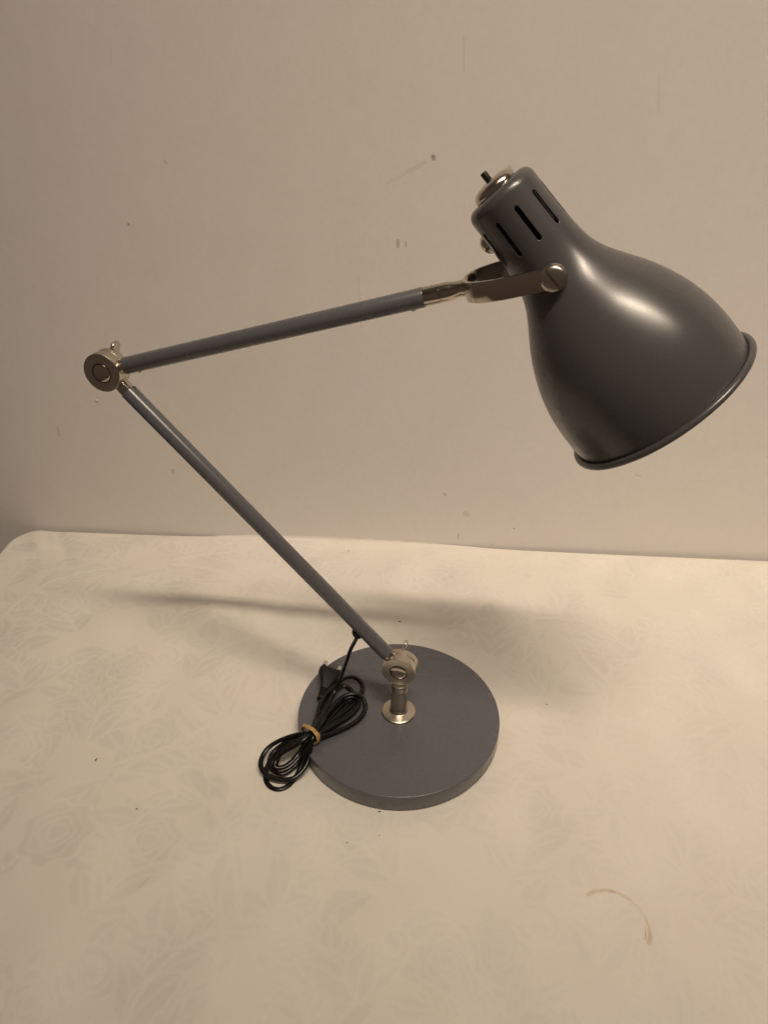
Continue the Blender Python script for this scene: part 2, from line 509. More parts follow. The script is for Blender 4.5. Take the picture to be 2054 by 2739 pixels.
def build_cloth():
    step = .0015
    # the table top: left edge at x = XL, back edge along y_edge, rounded back left corner
    XL, XR, RC = -.4985, .80, .034
    a0 = np.arange(XL - .30, XR, step); a1 = np.arange(-.04, .845 + .26, step)
    # coarser where nothing is seen
    a0 = np.concatenate([np.arange(XL - .30, XL - .06, .006), np.arange(XL - .06, .56, step), np.arange(.56, XR, .008)])
    a1 = np.concatenate([np.arange(-.30, .145, .008), np.arange(.145, .875, step), np.arange(.875, 1.10, .006)])
    X, Y = np.meshgrid(a0, a1, indexing='ij')
    nyl = math.hypot(1, SL)
    # signed distances to the left and the back edge lines (skewed axes treated as square: the skew is 4 degrees)
    dl = XL - X
    mid = 1 / (1 + np.exp(-(X + .22) / .055)) / (1 + np.exp((X - .12) / .055))
    db_ = (Y - (0.7852 + SL * X) - .004 * mid) / nyl
    ql, qb = dl + RC, db_ + RC
    inside = np.minimum(np.maximum(ql, qb), 0)
    ol, ob = np.maximum(ql, 0), np.maximum(qb, 0)
    ln = np.sqrt(ol * ol + ob * ob) + 1e-9
    d = inside + ln - RC
    gl = np.where(ln > 1e-6, ol / ln, (ql > qb) * 1.0); gb = np.where(ln > 1e-6, ob / ln, (qb >= ql) * 1.0)
    gx = -gl + gb * (-SL) / nyl; gy = gb / nyl
    # how the cloth meets the wall: pushed up against it in the middle, turned down over the edge at the right and left
    def bell(x, a, b, s): return 1 / (1 + np.exp(-(x - a) / s)) / (1 + np.exp((x - b) / s))
    soft = bell(X, -.22, .12, .055) * gb
    RF = .0035 + .0030 * soft
    start = -.0022 * soft            # the roll begins before the edge
    bend = 2 * soft - 1             # +1: pushed up against the wall, -1: hangs down
    e_ = d - start
    th = np.clip(e_ / RF, 0, math.pi / 2)
    out = e_ > 0
    rest = np.maximum(e_ - RF * math.pi / 2, 0)
    rest = np.where(bend > 0, np.minimum(rest, 0), rest)
    px = np.where(out, X - gx * e_ + gx * RF * np.sin(th), X)
    py = np.where(out, Y - gy * e_ + gy * RF * np.sin(th), Y)
    pz = np.where(out, bend * (RF * (1 - np.cos(th)) + rest), 0)
    # hanging folds at the left, small dents at the corner and a gentle wave in the flat
    hang = np.clip((d - .01) / .12, 0, 1)
    px += gx * hang * np.where(bend > 0, 0, 1) * .012 * (1 + np.sin(Y * 46)) ; py += gy * hang * .001
    g = lambda x, y, sx, sy, a, ang=0.: a * np.exp(-((((X - x) * math.cos(ang) + (Y - y) * math.sin(ang)) / sx) ** 2 + ((-(X - x) * math.sin(ang) + (Y - y) * math.cos(ang)) / sy) ** 2))
    flat = np.clip(-d / .01, 0, 1)
    pz += g(-.425, .775, .012, .035, -.0035, .5) + g(-.462, .79, .010, .03, .0035, .5) + g(-.44, .735, .04, .02, .0016)
    pz += flat * (.0007 * np.sin(X * 17 + 1.3) * np.sin(Y * 13) + .0004 * np.sin(X * 41 + Y * 23))
    rw = random.Random(5)
    for _ in range(26):                      # soft unevenness of the cloth lying on the table
        an = rw.uniform(0, 6.28); wl = rw.uniform(.05, .16)
        pz += flat * .00036 * (wl / .1) * np.sin((X * math.cos(an) + Y * math.sin(an)) * 6.28 / wl + rw.uniform(0, 6.28))
    pz += g(-.16, .335, .03, .012, .0010, .6) + g(.02, .30, .05, .012, .0008, .2)
    # keep it flat under the lamp foot and the coil
    rb = np.sqrt((X - .0145) ** 2 + (Y - .478) ** 2)
    k = np.clip((rb - .10) / .05, 0, 1); k = k * k * (3 - 2 * k)
    pz *= np.where(d < -.03, k, 1)
    pz -= np.where(d < -.03, (1 - k) * .0003, 0)
    # front edge, just out of the picture: the cloth hangs down there
    YF = .165
    fr = np.maximum(YF - Y, 0)
    thf = np.clip(fr / .012, 0, math.pi / 2)
    py = np.where(fr > 0, YF - .012 * np.sin(thf) - .012 * np.clip(fr * 4, 0, 1) * np.sin(X * 30), py)
    pz = np.where(fr > 0, np.minimum(pz, 0) - .012 * (1 - np.cos(thf)) - np.maximum(fr - .012 * math.pi / 2, 0), pz)
    verts = np.stack([px, py, pz], -1).reshape(-1, 3).astype(np.float32)
    n0, n1 = X.shape
    idx = np.arange(n0 * n1).reshape(n0, n1)
    q = np.stack([idx[:-1, :-1], idx[1:, :-1], idx[1:, 1:], idx[:-1, 1:]], -1).reshape(-1, 4)
    me = bpy.data.meshes.new("tablecloth")
    me.vertices.add(len(verts)); me.vertices.foreach_set("co", verts.ravel())
    me.loops.add(q.size); me.loops.foreach_set("vertex_index", q.ravel().astype(np.int32))
    me.polygons.add(len(q)); me.polygons.foreach_set("loop_start", (np.arange(len(q)) * 4).astype(np.int32))
    try: me.polygons.foreach_set("loop_total", np.full(len(q), 4, np.int32))
    except Exception: pass
    me.update(calc_edges=True)
    tile, size = damask_tile()
    N = tile.shape[0]
    ca, sa = math.cos(-.10), math.sin(-.10)
    U = ((X * ca - Y * sa + .07) / size % 1) * N; W_ = ((X * sa + Y * ca + .03) / size % 1) * N
    i0 = U.astype(int) % N; j0 = W_.astype(int) % N; fu = U - np.floor(U); fv = W_ - np.floor(W_)
    i1 = (i0 + 1) % N; j1 = (j0 + 1) % N
    val = tile[j0, i0] * (1 - fu) * (1 - fv) + tile[j0, i1] * fu * (1 - fv) + tile[j1, i0] * (1 - fu) * fv + tile[j1, i1] * fu * fv
    at = me.attributes.new("weave", 'FLOAT', 'POINT')
    at.data.foreach_set("value", val.reshape(-1).astype(np.float32))
    me.shade_smooth()
    me.materials.append(cloth_material())
    o = bpy.data.objects.new("tablecloth", me); COL.objects.link(o)
    tag(o, "cream damask tablecloth with faint floral pattern under the desk lamp", "tablecloth")

build_cloth()

# ------------------------------------------------------------------ the desk lamp
PHI = 0.2355
c0 = V((0.01449, 0.47801, 0.0))
e = V((math.cos(PHI), -math.sin(PHI), 0)); n = V((math.sin(PHI), math.cos(PHI), 0)); k = V((0, 0, 1))   # n points away from the viewer
BASE_R, BASE_H = .095, .01767
J = c0 + k * .07159
ALPHA, L1, BETA = 2.31328, .35569, .28163
da = e * math.cos(ALPHA) + k * math.sin(ALPHA)
E = J + da * L1
db = e * math.cos(BETA) + k * math.sin(BETA)
LO, UO, TR = .0032, .0025, .00664
P = E + n * UO + db * .348
perp = n.cross(db)
if perp.z < 0: perp = -perp
GAM = 1.0959
a = db * math.cos(GAM) - perp * math.sin(GAM)      # shade axis, towards the rim
q2 = a.cross(n)                                    # in-plane radial direction of the shade
if q2.z < 0: q2 = -q2

root = bpy.data.objects.new("desk_lamp", None)
COL.objects.link(root); root.location = c0
root.empty_display_size = .05
tag(root, "grey metal desk lamp with two jointed arms, slotted shade and round base", "desk lamp")

# --- base
mb = MB()
mb.lathe(c0, k, [(.0008, .0)] + [(.0, .088), (.0004, BASE_R - .0006), (.0014, BASE_R)] + [(BASE_H - .0011, BASE_R)] +
         [(BASE_H - .0011 + .0011 * math.sin(t), BASE_R - .0011 + .0011 * math.cos(t)) for t in (.3, .6, .9, 1.2, 1.5708)] +
         [(BASE_H, .06), (BASE_H, .02), (BASE_H, .001)], 192)
mb.build("base", PAINT, root, 40)

# --- stem
mb = MB()
z0 = BASE_H
prof = [(.0302 - .0003, .0064), (.0304, .0078)]
mb.lathe(c0, k, [(z0 + .0015, .0079), (z0 + .0283, .0079), (z0 + .0288, .0075), (z0 + .0292, .0073), (z0 + .0298, .0073), (z0 + .0302, .0077), (z0 + .0309, .0077),
                 (z0 + .0312, .0074), (z0 + .0317, .0077), (z0 + .0325, .0077), (z0 + .0328, .0074), (z0 + .0333, .0077), (z0 + .0341, .0077), (z0 + .0344, .0074), (z0 + .0349, .0077), (z0 + .0371, .0077), (z0 + .0377, .0071), (z0 + .0380, .0040), (z0 + .0440, .0038)], 64)
stem = mb.build("stem", NICKEL, root, 25)
mb = MB()
fl = [(z0 - .0002, .0155), (z0 + .0004, .0163), (z0 + .0010, .0163), (z0 + .0016, .0156), (z0 + .0020, .0145), (z0 + .0026, .0118), (z0 + .0034, .0098)]
for i in range(1, 7):
    t = math.pi / 2 * i / 6
    fl.append((z0 + .0034 + .0022 * (1 - math.cos(t)), .0098 - .0017 * math.sin(t)))
mb.lathe(c0, k, fl, 72)
mb.build("flange", NICKEL, stem, 50)

# --- joints
def make_joint(at, f0, lug_dir, lug=1.0, wide=1.0):
    m1 = MB()
    r = .0155
    prof = rounded(f0, .0036, r, .0004, 3) + [(.0038, r - .0005), (.0042, r - .0005)] + rounded(.0044, .0106, r, .0004, 3)
    m1.lathe(at, n, [(f0, .0005)] + prof + [(.0106, .0005)], 96)
    j = m1.build("joint", NICKEL, root, 28)
    m2 = MB()
    rc = .0072
    m2.lathe(at, n, [(f0 + .0006, rc + .0003), (f0 - .0001, rc)] + [(f0 - .0001 - .0013 * math.sin(t), rc - .0002 - (1 - math.cos(t)) * rc * .97) for t in np.linspace(.15, 1.5, 10)], 64)
    m2.build("joint_cap", SATIN, j, 40)
    m4 = MB()          # black band round the cap, coloured in as the groove's shadow
    m4.lathe(at, n, [(f0 + .0001, rc + .0009), (f0 - .00015, rc + .0008), (f0 - .00015, rc + .0001), (f0 + .0002, rc)], 64, caps=False)
    m4.build("cap_shadow_ring", BLACK, j, 60)
    # wing nut behind
    m3 = MB()
    m3.lathe(at, n, rounded(.0100, .0150, .0052, .0006, 3), 32)
    x = lug_dir.normalized(); y = n.cross(x)
    for sg in (1, -1):
        secs = []
        for rr, hw, c_ in ((.003, .0030, .0140), (.009, .0034, .0144), (.014, .0042, .0150), (.0170, .0046, .0152), (.0192, .0040, .0152), (.0206, .0026, .0152), (.0211, .0010, .0152)):
            th_ = .0019 if rr < .018 else .0015
            rr *= lug; hw *= wide
            ring = []
            for t in np.linspace(0, 2 * math.pi, 16, endpoint=False):
                ct, st = math.cos(t), math.sin(t)
                ring.append(at + x * rr * sg + n * (c_ + hw * (abs(ct) ** .6) * (1 if ct > 0 else -1)) + y * (th_ * (abs(st) ** .6) * (1 if st > 0 else -1)))
            secs.append(ring)
        m3.loft(secs)
    m3.build("wing_nut", NICKEL, j, 40)
    return j
make_joint(J, -.0043, k + e * .12)
make_joint(E, -.0048, k * 1.0 + e * .20, .93, 1.25)

# --- arms
pd_low = (e * (-math.sin(ALPHA)) + k * math.cos(ALPHA)).normalized()       # under side of the lower arm
pd_up = (e * math.sin(BETA) - k * math.cos(BETA)).normalized()             # under side of the upper arm
def screw(par, at, d, ax):
    m = MB()
    m.lathe(at - d * .0006, d, [(0, .0019), (.0007, .0019), (.0012, .0016), (.0016, .0010), (.0017, .0001)], 20)
    m.build("screw", BLACK if False else NICKEL, par, 40)
def tube(o, d, s0, s1, r, name):
    m = MB()
    m.lathe(o, d, [(s0 + .0002, r - .0010), (s0, r - .0006), (s0 + .0001, r - .0002), (s0 + .0006, r), (s1 - .0006, r), (s1 - .0001, r - .0002), (s1, r - .0006), (s1 - .0002, r - .0010)], 56)
    return m.build(name, PAINT, root, 50)
A = J + n * LO
low = tube(A, da, .0182, L1 - .0221, TR, "lower_arm")
m = MB(); m.lathe(A, da, [(.0125, .0054), (.0132, .0058), (.0148, .0058), (.0150, .0055), (.0154, .0055), (.0156, .0059), (.0190, .0059)], 48); m.build("ferrule", POLISHED, low, 30)
m = MB(); m.lathe(E + n * LO, -da, [(.0120, .0056), (.0130, .0059), (.0165, .0059), (.0167, .0056), (.0171, .0056), (.0173, .0060), (.0230, .0060)], 48); m.build("ferrule", POLISHED, low, 30)
for L in (L1 - .0262, L1 - .0390): screw(low, A + da * L + pd_low * TR, pd_low, da)
B = E + n * UO
upr = tube(B, db, .0184, .2626, TR, "upper_arm")
m = MB(); m.lathe(B, db, [(.0120, .0056), (.0130, .0059), (.0190, .0059)], 48); m.build("ferrule", POLISHED, upr, 30)
m = MB(); m.lathe(B, db, [(.2610, .0060), (.2628, .0064), (.2734, .0064), (.2737, .0057), (.2746, .0057)], 56); m.build("ferrule", SATIN, upr, 30)
for L in (.0288, .2530): screw(upr, B + db * L + pd_up * TR, pd_up, db)

# --- fork that carries the shade
FH = .0065                                     # half height of the strap
L2 = .348
LU = .2905                                     # where the two prongs part
m = MB()
secs = []
for s, ra, rb in ((.2743, .0060, .0060), (.2746, .0063, .0063), (.2780, .0063, .0063), (.2810, .0059, .0060), (.2845, .0053, .0058), (.2880, .0053, .0068), (.2910, .0061, .0082), (.2935, .0063, .0086)):
    secs.append([B + db * s + perp * ra * math.sin(t) + n * rb * math.cos(t) for t in np.linspace(0, 2 * math.pi, 40, endpoint=False)])
m.loft(secs)
path = []
HWF = .0292
for t in np.linspace(0, 1, 26):                # one prong from the crotch outwards
    th = t * math.pi / 2
    path.append((LU + .0008 + .034 * (1 - math.cos(th) ** .9), HWF * math.sin(th) ** .78))
path += [(L2 - .010, HWF), (L2 - .003, HWF)]
for sg in (1, -1):
    secs = []
    for i, (s, v_) in enumerate(path):
        p0 = path[max(i - 1, 0)]; p1 = path[min(i + 1, len(path) - 1)]
        tx, ty = p1[0] - p0[0], p1[1] - p0[1]; l = math.hypot(tx, ty) or 1
        nx_, ny_ = -ty / l, tx / l                       # across the strap
        if i == 0: nx_, ny_ = -1, 0
        th = .00105
        ring = []
        hh = FH
        for cx, cy in ((-1, -.92), (-.8, -1), (.8, -1), (1, -.92), (1, 0), (1, .92), (.8, 1), (-.8, 1), (-1, .92), (-1, 0)):
            ring.append(B + db * (s + nx_ * th * cx) + n * (sg * (v_ + ny_ * th * cx)) + perp * (hh * cy))
        secs.append(ring)
    m.loft(secs)
    # rounded end round the pivot
    m.lathe(P + n * (sg * HWF), n * sg, rounded(-.00105, .00105, FH, .0002, 2), 40)
fork = m.build("fork", SATIN, root, 35)
for sg in (-1, 1):
    m = MB()
    ax = n * sg
    o = P + ax * (HWF + .00115)
    sd = (e * math.cos(R(45)) + k * math.sin(R(45)))      # slot direction
    sd = (e * math.cos(R(-46)) + k * math.sin(R(-46)))
    sx = ax.cross(sd).normalized(); sd = sx.cross(ax).normalized()
    RS = .0077; SW = .00085; SD = .0016
    # domed head cut by a straight slot: two half-discs and the floor between them
    m.lathe(o, ax, rounded(-.0026 - .0004, .0010, RS + .0005, .0003, 2), 48)
    for hs in (1, -1):
        rings = []
        N_ = 24
        t0 = math.asin(SW / RS)
        for rr, hz in ((1.0, .0008), (1.0, .0026), (.985, .0031), (.94, .0036), (.8, .0042), (.5, .0048), (.25, .0050)):
            ring = []
            for i in range(N_ + 1):
                t = t0 + (math.pi - 2 * t0) * i / N_
                x_, y_ = RS * rr * math.cos(t), max(RS * rr * math.sin(t), SW)
                ring.append(o + ax * hz + sd * x_ + sx * (y_ * hs))
            rings.append(ring)
        m.loft(rings)
    m.build("pivot_screw", NICKEL, fork, 35)
    m = MB(); m.lathe(P + ax * (HWF - .0022), ax, rounded(-.0022, .0011, .0052, .0003, 2), 32); m.build("spacer", NICKEL, fork, 35)

# --- shade: pressed steel shell with ten long vents in its neck
SC, SR = -.05876, .11189
RCN, RCAP = .0062, .0229
U = np.array([0, .2, .36, .5, .63, .76, .88, 1.0])
KN = np.array([.0229, .02381, .02859, .04215, .05283, .05929, .0616, .0615])
def spline_m():
    nk = len(U); h = np.diff(U); A_ = np.eye(nk); b_ = np.zeros(nk)
    for i in range(1, nk - 1):
        A_[i, i - 1] = h[i - 1]; A_[i, i] = 2 * (h[i - 1] + h[i]); A_[i, i + 1] = h[i]
        b_[i] = 6 * ((KN[i + 1] - KN[i]) / h[i] - (KN[i] - KN[i - 1]) / h[i - 1])
    A_[-1, -2] = -1
    return np.linalg.solve(A_, b_)
KM = spline_m()
def kr(u):
    i = min(max(int(np.searchsorted(U, u)) - 1, 0), len(U) - 2)
    x0, x1 = U[i], U[i + 1]; hh = x1 - x0
    return KM[i] * (x1 - u) ** 3 / (6 * hh) + KM[i + 1] * (u - x0) ** 3 / (6 * hh) + (KN[i] / hh - KM[i] * hh / 6) * (x1 - u) + (KN[i + 1] / hh - KM[i + 1] * hh / 6) * (u - x0)
s_first = SC + RCN
rows = [(SC, .0004), (SC, .006), (SC, .012)]
for i in range(9):
    t = math.pi / 2 * i / 8
    rows.append((SC + RCN - RCN * math.cos(t), RCAP - RCN + RCN * math.sin(t)))
ss = list(np.arange(s_first + .0006, -.018, .0006)) + list(np.arange(-.018, SR - .0018, .0018)) + [SR - .0016]
for s in ss: rows.append((s, float(kr((s - s_first) / (SR - s_first)))))
NS = 720
SLOT0, SLOT1, SLW = -.0452, -.0212, .00155
ph0 = R(-20.6 + 2)
uu = -n; vv = a.cross(n)
if vv.z < 0: vv = -vv
def pt(s, r, t): return P + a * s + (uu * math.cos(t) + vv * math.sin(t)) * r
verts = []; faces = []
SP = 2 * math.pi / 10
def slot_local(s, r, t):
    kk = round((t - R(-20.6)) / SP); tc_ = R(-20.6) + kk * SP
    return s, (t - tc_) * r, tc_
def sdf(s, x):
    lo, hi = SLOT0 + SLW, SLOT1 - SLW
    sc_ = min(max(s, lo), hi)
    return math.hypot(s - sc_, x) - SLW, sc_
nr = len(rows)
co = [[(s, r, 2 * math.pi * j / NS) for j in range(NS)] for s, r in rows]
removed = set()
for i in range(nr - 1):
    s_, r_ = rows[i]; s2_, r2_ = rows[i + 1]
    if s2_ < SLOT0 - .002 or s_ > SLOT1 + .002: continue
    for j in range(NS):
        t = 2 * math.pi * (j + .5) / NS
        sm, xm, _ = slot_local((s_ + s2_) / 2, (r_ + r2_) / 2, t)
        if sdf(sm, xm)[0] < 0: removed.add((i, j))
def around(i, j): return [((i - 1), (j - 1) % NS), ((i - 1), j), (i, (j - 1) % NS), (i, j)]
for i in range(1, nr - 1):
    s, r = rows[i]
    if s < SLOT0 - .002 or s > SLOT1 + .002: continue
    for j in range(NS):
        g_ = around(i, j); c_ = sum(x in removed for x in g_)
        if 0 < c_ < 4:
            t = 2 * math.pi * j / NS
            sm, xm, tc_ = slot_local(s, r, t)
            d_, sc_ = sdf(sm, xm)
            vx, vs_ = xm, sm - sc_
            l = math.hypot(vx, vs_) or 1
            nx_, ns_ = vx / l * SLW, sc_ + vs_ / l * SLW
            co[i][j] = (ns_, r, tc_ + nx_ / r)
verts = [pt(*c_) for row in co for c_ in row]
for i in range(nr - 1):
    for j in range(NS):
        if (i, j) in removed: continue
        kx = (j + 1) % NS
        faces.append((i * NS + j, i * NS + kx, (i + 1) * NS + kx, (i + 1) * NS + j))
faces.append(tuple(range(NS)))
shade = link_mesh("shade", verts, faces, SHADE_PAINT, root, 50, c0)
sol = shade.modifiers.new("wall_thickness", 'SOLIDIFY'); sol.thickness = .0009; sol.offset = -1
# rolled rim
m = MB()
RB, RBD = .0633, .00235
pr_ = [(SR + RBD * math.sin(t), RB + RBD * math.cos(t)) for t in np.linspace(0, 2 * math.pi, 24)]
m.lathe(P, a, pr_, 192, caps=False)
m.lathe(P, a, [(SR - .0030, .0606), (SR - .0004, .0614), (SR + .0008, .0616)], 192, caps=False)
m.build("rim", SHADE_PAINT, shade, 80)

# --- lamp holder inside the neck, switch housing with its push button on top, clamp knob on the side
m = MB(); m.lathe(P, a, rounded(SC + .0012, -.010, .0165, .002, 4) + [(-.010, .014), (-.040, .0135)], 64)
m.build("bulb_holder", BLACK, root, 35)
m = MB()
DR = .0139
m.lathe(P, -a, [(-SC - .0005, DR - .0004), (-SC + .0004, DR), (-SC + .0014, DR)] + [(-SC + .0014 + .0052 * math.sin(t), DR - .0072 * (1 - math.cos(t))) for t in np.linspace(.1, 1.5, 12)] + [(-SC + .0070, .0045), (-SC + .0072, .0032), (-SC + .0069, .0028)], 64)
sw = m.build("switch_housing", POLISHED, root, 40)
m = MB(); m.lathe(P, -a, rounded(-SC + .0060, -SC + .0128, .0021, .0003, 3), 32); m.build("switch_button", BLACK, sw, 40)
kd = uu * math.cos(R(-122)) + vv * math.sin(R(-122))
ko = P + a * (-.0365) + kd * .0222
m = MB()
m.lathe(ko, kd, [(.0025, .0060), (.0030, .0069), (.0062, .0071)] + [(.0062 + .0060 * math.sin(t), .0071 - .0058 * (1 - math.cos(t)) ** 1.1) for t in np.linspace(.1, 1.5, 12)] + [(.0122, .0004)], 40)
kn = m.build("clamp_knob", POLISHED, root, 40)
m = MB(); m.lathe(ko, kd, rounded(-.0005, .0028, .0082, .0005, 3), 40); m.build("washer", BLACK, kn, 40)

# --- power cord: one long flat flex, grommet, bundled coil
CORD = [(-0.0226, 0.489, 0.1035), (-0.025, 0.4898, 0.097), (-0.0299, 0.494, 0.082), (-0.035, 0.4976, 0.062), (-0.0409, 0.4978, 0.042), (-0.0467, 0.4907, 0.031), (-0.0524, 0.476, 0.028), (-0.0575, 0.4596, 0.0285), (-0.063, 0.4458, 0.029), (-0.0719, 0.4346, 0.027), (-0.0806, 0.4316, 0.022), (-0.0906, 0.4286, 0.017), (-0.0954, 0.4239, 0.013), (-0.0953, 0.4195, 0.011), (-0.09, 0.4193, 0.01), (-0.0819, 0.4243, 0.011), (-0.0753, 0.4321, 0.014), (-0.0707, 0.437, 0.02), (-0.0665, 0.4392, 0.027), (-0.0584, 0.4541, 0.025), (-0.0513, 0.4687, 0.024), (-0.0443, 0.4799, 0.024), (-0.037, 0.4876, 0.024), (-0.0286, 0.4903, 0.024), (-0.0234, 0.4861, 0.0235), (-0.0243, 0.4778, 0.023), (-0.0301, 0.4688, 0.023), (-0.0387, 0.4609, 0.023), (-0.0486, 0.4522, 0.024), (-0.0577, 0.4452, 0.025), (-0.0692, 0.4438, 0.026), (-0.0806, 0.4449, 0.022), (-0.0933, 0.4436, 0.017), (-0.1036, 0.4387, 0.013), (-0.1085, 0.4308, 0.01), (-0.1088, 0.4232, 0.0085), (-0.1041, 0.4157, 0.007), (-0.0957, 0.4113, 0.006), (-0.0862, 0.4096, 0.006), (-0.0791, 0.4103, 0.007), (-0.0731, 0.4147, 0.0085), (-0.0685, 0.4204, 0.011), (-0.0659, 0.4268, 0.015), (-0.0647, 0.4325, 0.021), (-0.0631, 0.4374, 0.027), (-0.0567, 0.4534, 0.028), (-0.0543, 0.461, 0.027), (-0.0484, 0.4729, 0.027), (-0.0414, 0.4837, 0.0275), (-0.0332, 0.4897, 0.028), (-0.0254, 0.4898, 0.028), (-0.0192, 0.4848, 0.027), (-0.0169, 0.4779, 0.024), (-0.0192, 0.4707, 0.0215), (-0.0254, 0.4627, 0.0205), (-0.0362, 0.454, 0.021), (-0.0483, 0.4465, 0.0225), (-0.0588, 0.4405, 0.025), (-0.071, 0.4391, 0.026), (-0.0797, 0.4361, 0.021), (-0.0886, 0.4349, 0.016), (-0.0975, 0.4331, 0.0105), (-0.1025, 0.427, 0.006), (-0.1042, 0.4194, 0.0035), (-0.1023, 0.4106, 0.0022), (-0.0973, 0.4048, 0.0018), (-0.091, 0.4027, 0.0018), (-0.0849, 0.4051, 0.0018), (-0.0795, 0.4109, 0.0024), (-0.0752, 0.4187, 0.0045), (-0.072, 0.4256, 0.009), (-0.0693, 0.4313, 0.016), (-0.0654, 0.4372, 0.024), (-0.061, 0.4514, 0.027), (-0.0606, 0.4689, 0.027), (-0.0576, 0.4841, 0.027), (-0.0513, 0.4947, 0.028), (-0.0444, 0.5039, 0.028), (-0.0381, 0.5118, 0.027), (-0.0303, 0.5146, 0.026), (-0.023, 0.5103, 0.025), (-0.02, 0.5036, 0.023), (-0.0222, 0.4959, 0.0215), (-0.027, 0.4877, 0.0202), (-0.0336, 0.4786, 0.02), (-0.0437, 0.4675, 0.02), (-0.0528, 0.4568, 0.021), (-0.0595, 0.4483, 0.023), (-0.0694, 0.4445, 0.023), (-0.0792, 0.4443, 0.019), (-0.0895, 0.4421, 0.015), (-0.0974, 0.4377, 0.011), (-0.1014, 0.4312, 0.0085), (-0.1012, 0.4249, 0.007), (-0.096, 0.4189, 0.0055), (-0.0893, 0.4167, 0.005), (-0.0832, 0.42, 0.0055), (-0.0766, 0.4268, 0.0075), (-0.0715, 0.4339, 0.013), (-0.0665, 0.4399, 0.022), (-0.0577, 0.453, 0.022), (-0.0511, 0.465, 0.0205), (-0.0443, 0.4765, 0.02), (-0.0371, 0.4868, 0.02), (-0.0303, 0.4905, 0.02), (-0.0266, 0.4858, 0.02), (-0.0286, 0.4776, 0.02), (-0.0362, 0.4681, 0.0205), (-0.0468, 0.4579, 0.022), (-0.058, 0.4493, 0.024), (-0.0699, 0.4418, 0.024), (-0.0801, 0.4397, 0.02), (-0.0889, 0.4366, 0.015), (-0.0934, 0.4296, 0.0115), (-0.095, 0.4228, 0.009), (-0.0929, 0.418, 0.0075), (-0.0886, 0.4184, 0.0075), (-0.0818, 0.4224, 0.0085), (-0.0745, 0.4302, 0.012), (-0.0696, 0.436, 0.018), (-0.0652, 0.4391, 0.025), (-0.0584, 0.4638, 0.024), (-0.0543, 0.4798, 0.024), (-0.0497, 0.4923, 0.024), (-0.0456, 0.5007, 0.023), (-0.042, 0.5059, 0.022), (-0.0377, 0.5074, 0.0215), (-0.0328, 0.5044, 0.0205), (-0.0297, 0.4994, 0.0195), (-0.0311, 0.4906, 0.0193), (-0.0375, 0.479, 0.0195), (-0.0473, 0.4646, 0.021), (-0.0563, 0.454, 0.022), (-0.0661, 0.4483, 0.023), (-0.0697, 0.4463, 0.022)]
CORD_TAIL = [(-0.0652, 0.4501, 0.022), (-0.0629, 0.4617, 0.022), (-0.0608, 0.4736, 0.022), (-0.0594, 0.4833, 0.0225), (-0.0588, 0.4885, 0.0235), (-0.0582, 0.4912, 0.024)]
def sweep(mb_, pts, hw, ht, seg=14):
    secs = []
    N_ = len(pts)
    prevb = None
    for i, p in enumerate(pts):
        t = (pts[min(i + 1, N_ - 1)] - pts[max(i - 1, 0)]).normalized()
        b_ = t.cross(k)
        if b_.length < .15: b_ = prevb if prevb is not None else e
        b_ = (b_ - t * b_.dot(t)).normalized()
        if prevb is not None:
            if b_.dot(prevb) < 0: b_ = -b_
            b_ = (b_ * .35 + prevb * .65); b_ = (b_ - t * b_.dot(t)).normalized()
        prevb = b_
        c_ = b_.cross(t)
        secs.append([p + b_ * (hw * math.cos(x)) + c_ * (ht * math.sin(x)) for x in np.linspace(0, 2 * math.pi, seg, endpoint=False)])
    mb_.loft(secs)
gro = A + da * .0509 + pd_low * TR
m = MB()
cord_pts = catmull([gro - k * .001] + [V(p) for p in CORD[1:]] + [V(p) for p in CORD_TAIL], 9)
sweep(m, cord_pts, .00225, .00175)
cord = m.build("power_cord", CORDM, root, 60)
gd = (pd_low * .75 - k * .35).normalized()
m = MB()
m.lathe(gro - pd_low * .0012, pd_low, [(0, .0058), (.0012, .0058)] + [(.0012 + .0048 * math.sin(t), .0056 * math.cos(t) + .0004) for t in np.linspace(.2, 1.5, 8)], 32)
m.build("cord_grommet", PLUGM, cord, 50)

# --- plug
PA = V((-.0592, .4885, .0245)); PB = V((-.0523, .5195, .0292))
pdir = (PB - PA).normalized()
wv = V((.86, -.36, -.36)); wv = (wv - pdir * wv.dot(pdir)).normalized(); hv = wv.cross(pdir)
if hv.z < 0: hv = -hv
def sup(o, hw, hh, p_=.62, seg=32):
    return [o + wv * (hw * (abs(math.cos(t)) ** p_) * (1 if math.cos(t) > 0 else -1)) + hv * (hh * (abs(math.sin(t)) ** p_) * (1 if math.sin(t) > 0 else -1)) for t in np.linspace(0, 2 * math.pi, seg, endpoint=False)]
PL = (PB - PA).length
m = MB()
m.loft([sup(PA + pdir * PL * s, hw, hh) for s, hw, hh in ((.30, .0042, .0040), (.36, .0046, .0044), (.46, .0058, .0050), (.58, .0076, .0056), (.72, .0096, .0062), (.84, .0110, .0064), (.92, .0114, .0064), (.99, .0112, .0062), (1.0, .0104, .0056))])
for s in (.10, .17, .24, .31):
    m.loft([sup(PA + pdir * PL * (s + d_), .0040 * q_, .0040 * q_, 1.0, 24) for d_, q_ in ((-.022, .86), (-.014, 1), (.014, 1), (.022, .86))])
m.loft([sup(PA + pdir * PL * s, .0032, .0032, 1.0, 24) for s in (-.02, .15, .35)])
m.loft([sup(PA + pdir * PL * s, hw, hw, 1.0, 24) for s, hw in ((-.07, .0036), (-.05, .0042), (.03, .0042), (.05, .0036))])
plug = m.build("plug", PLUGM, root, 45)
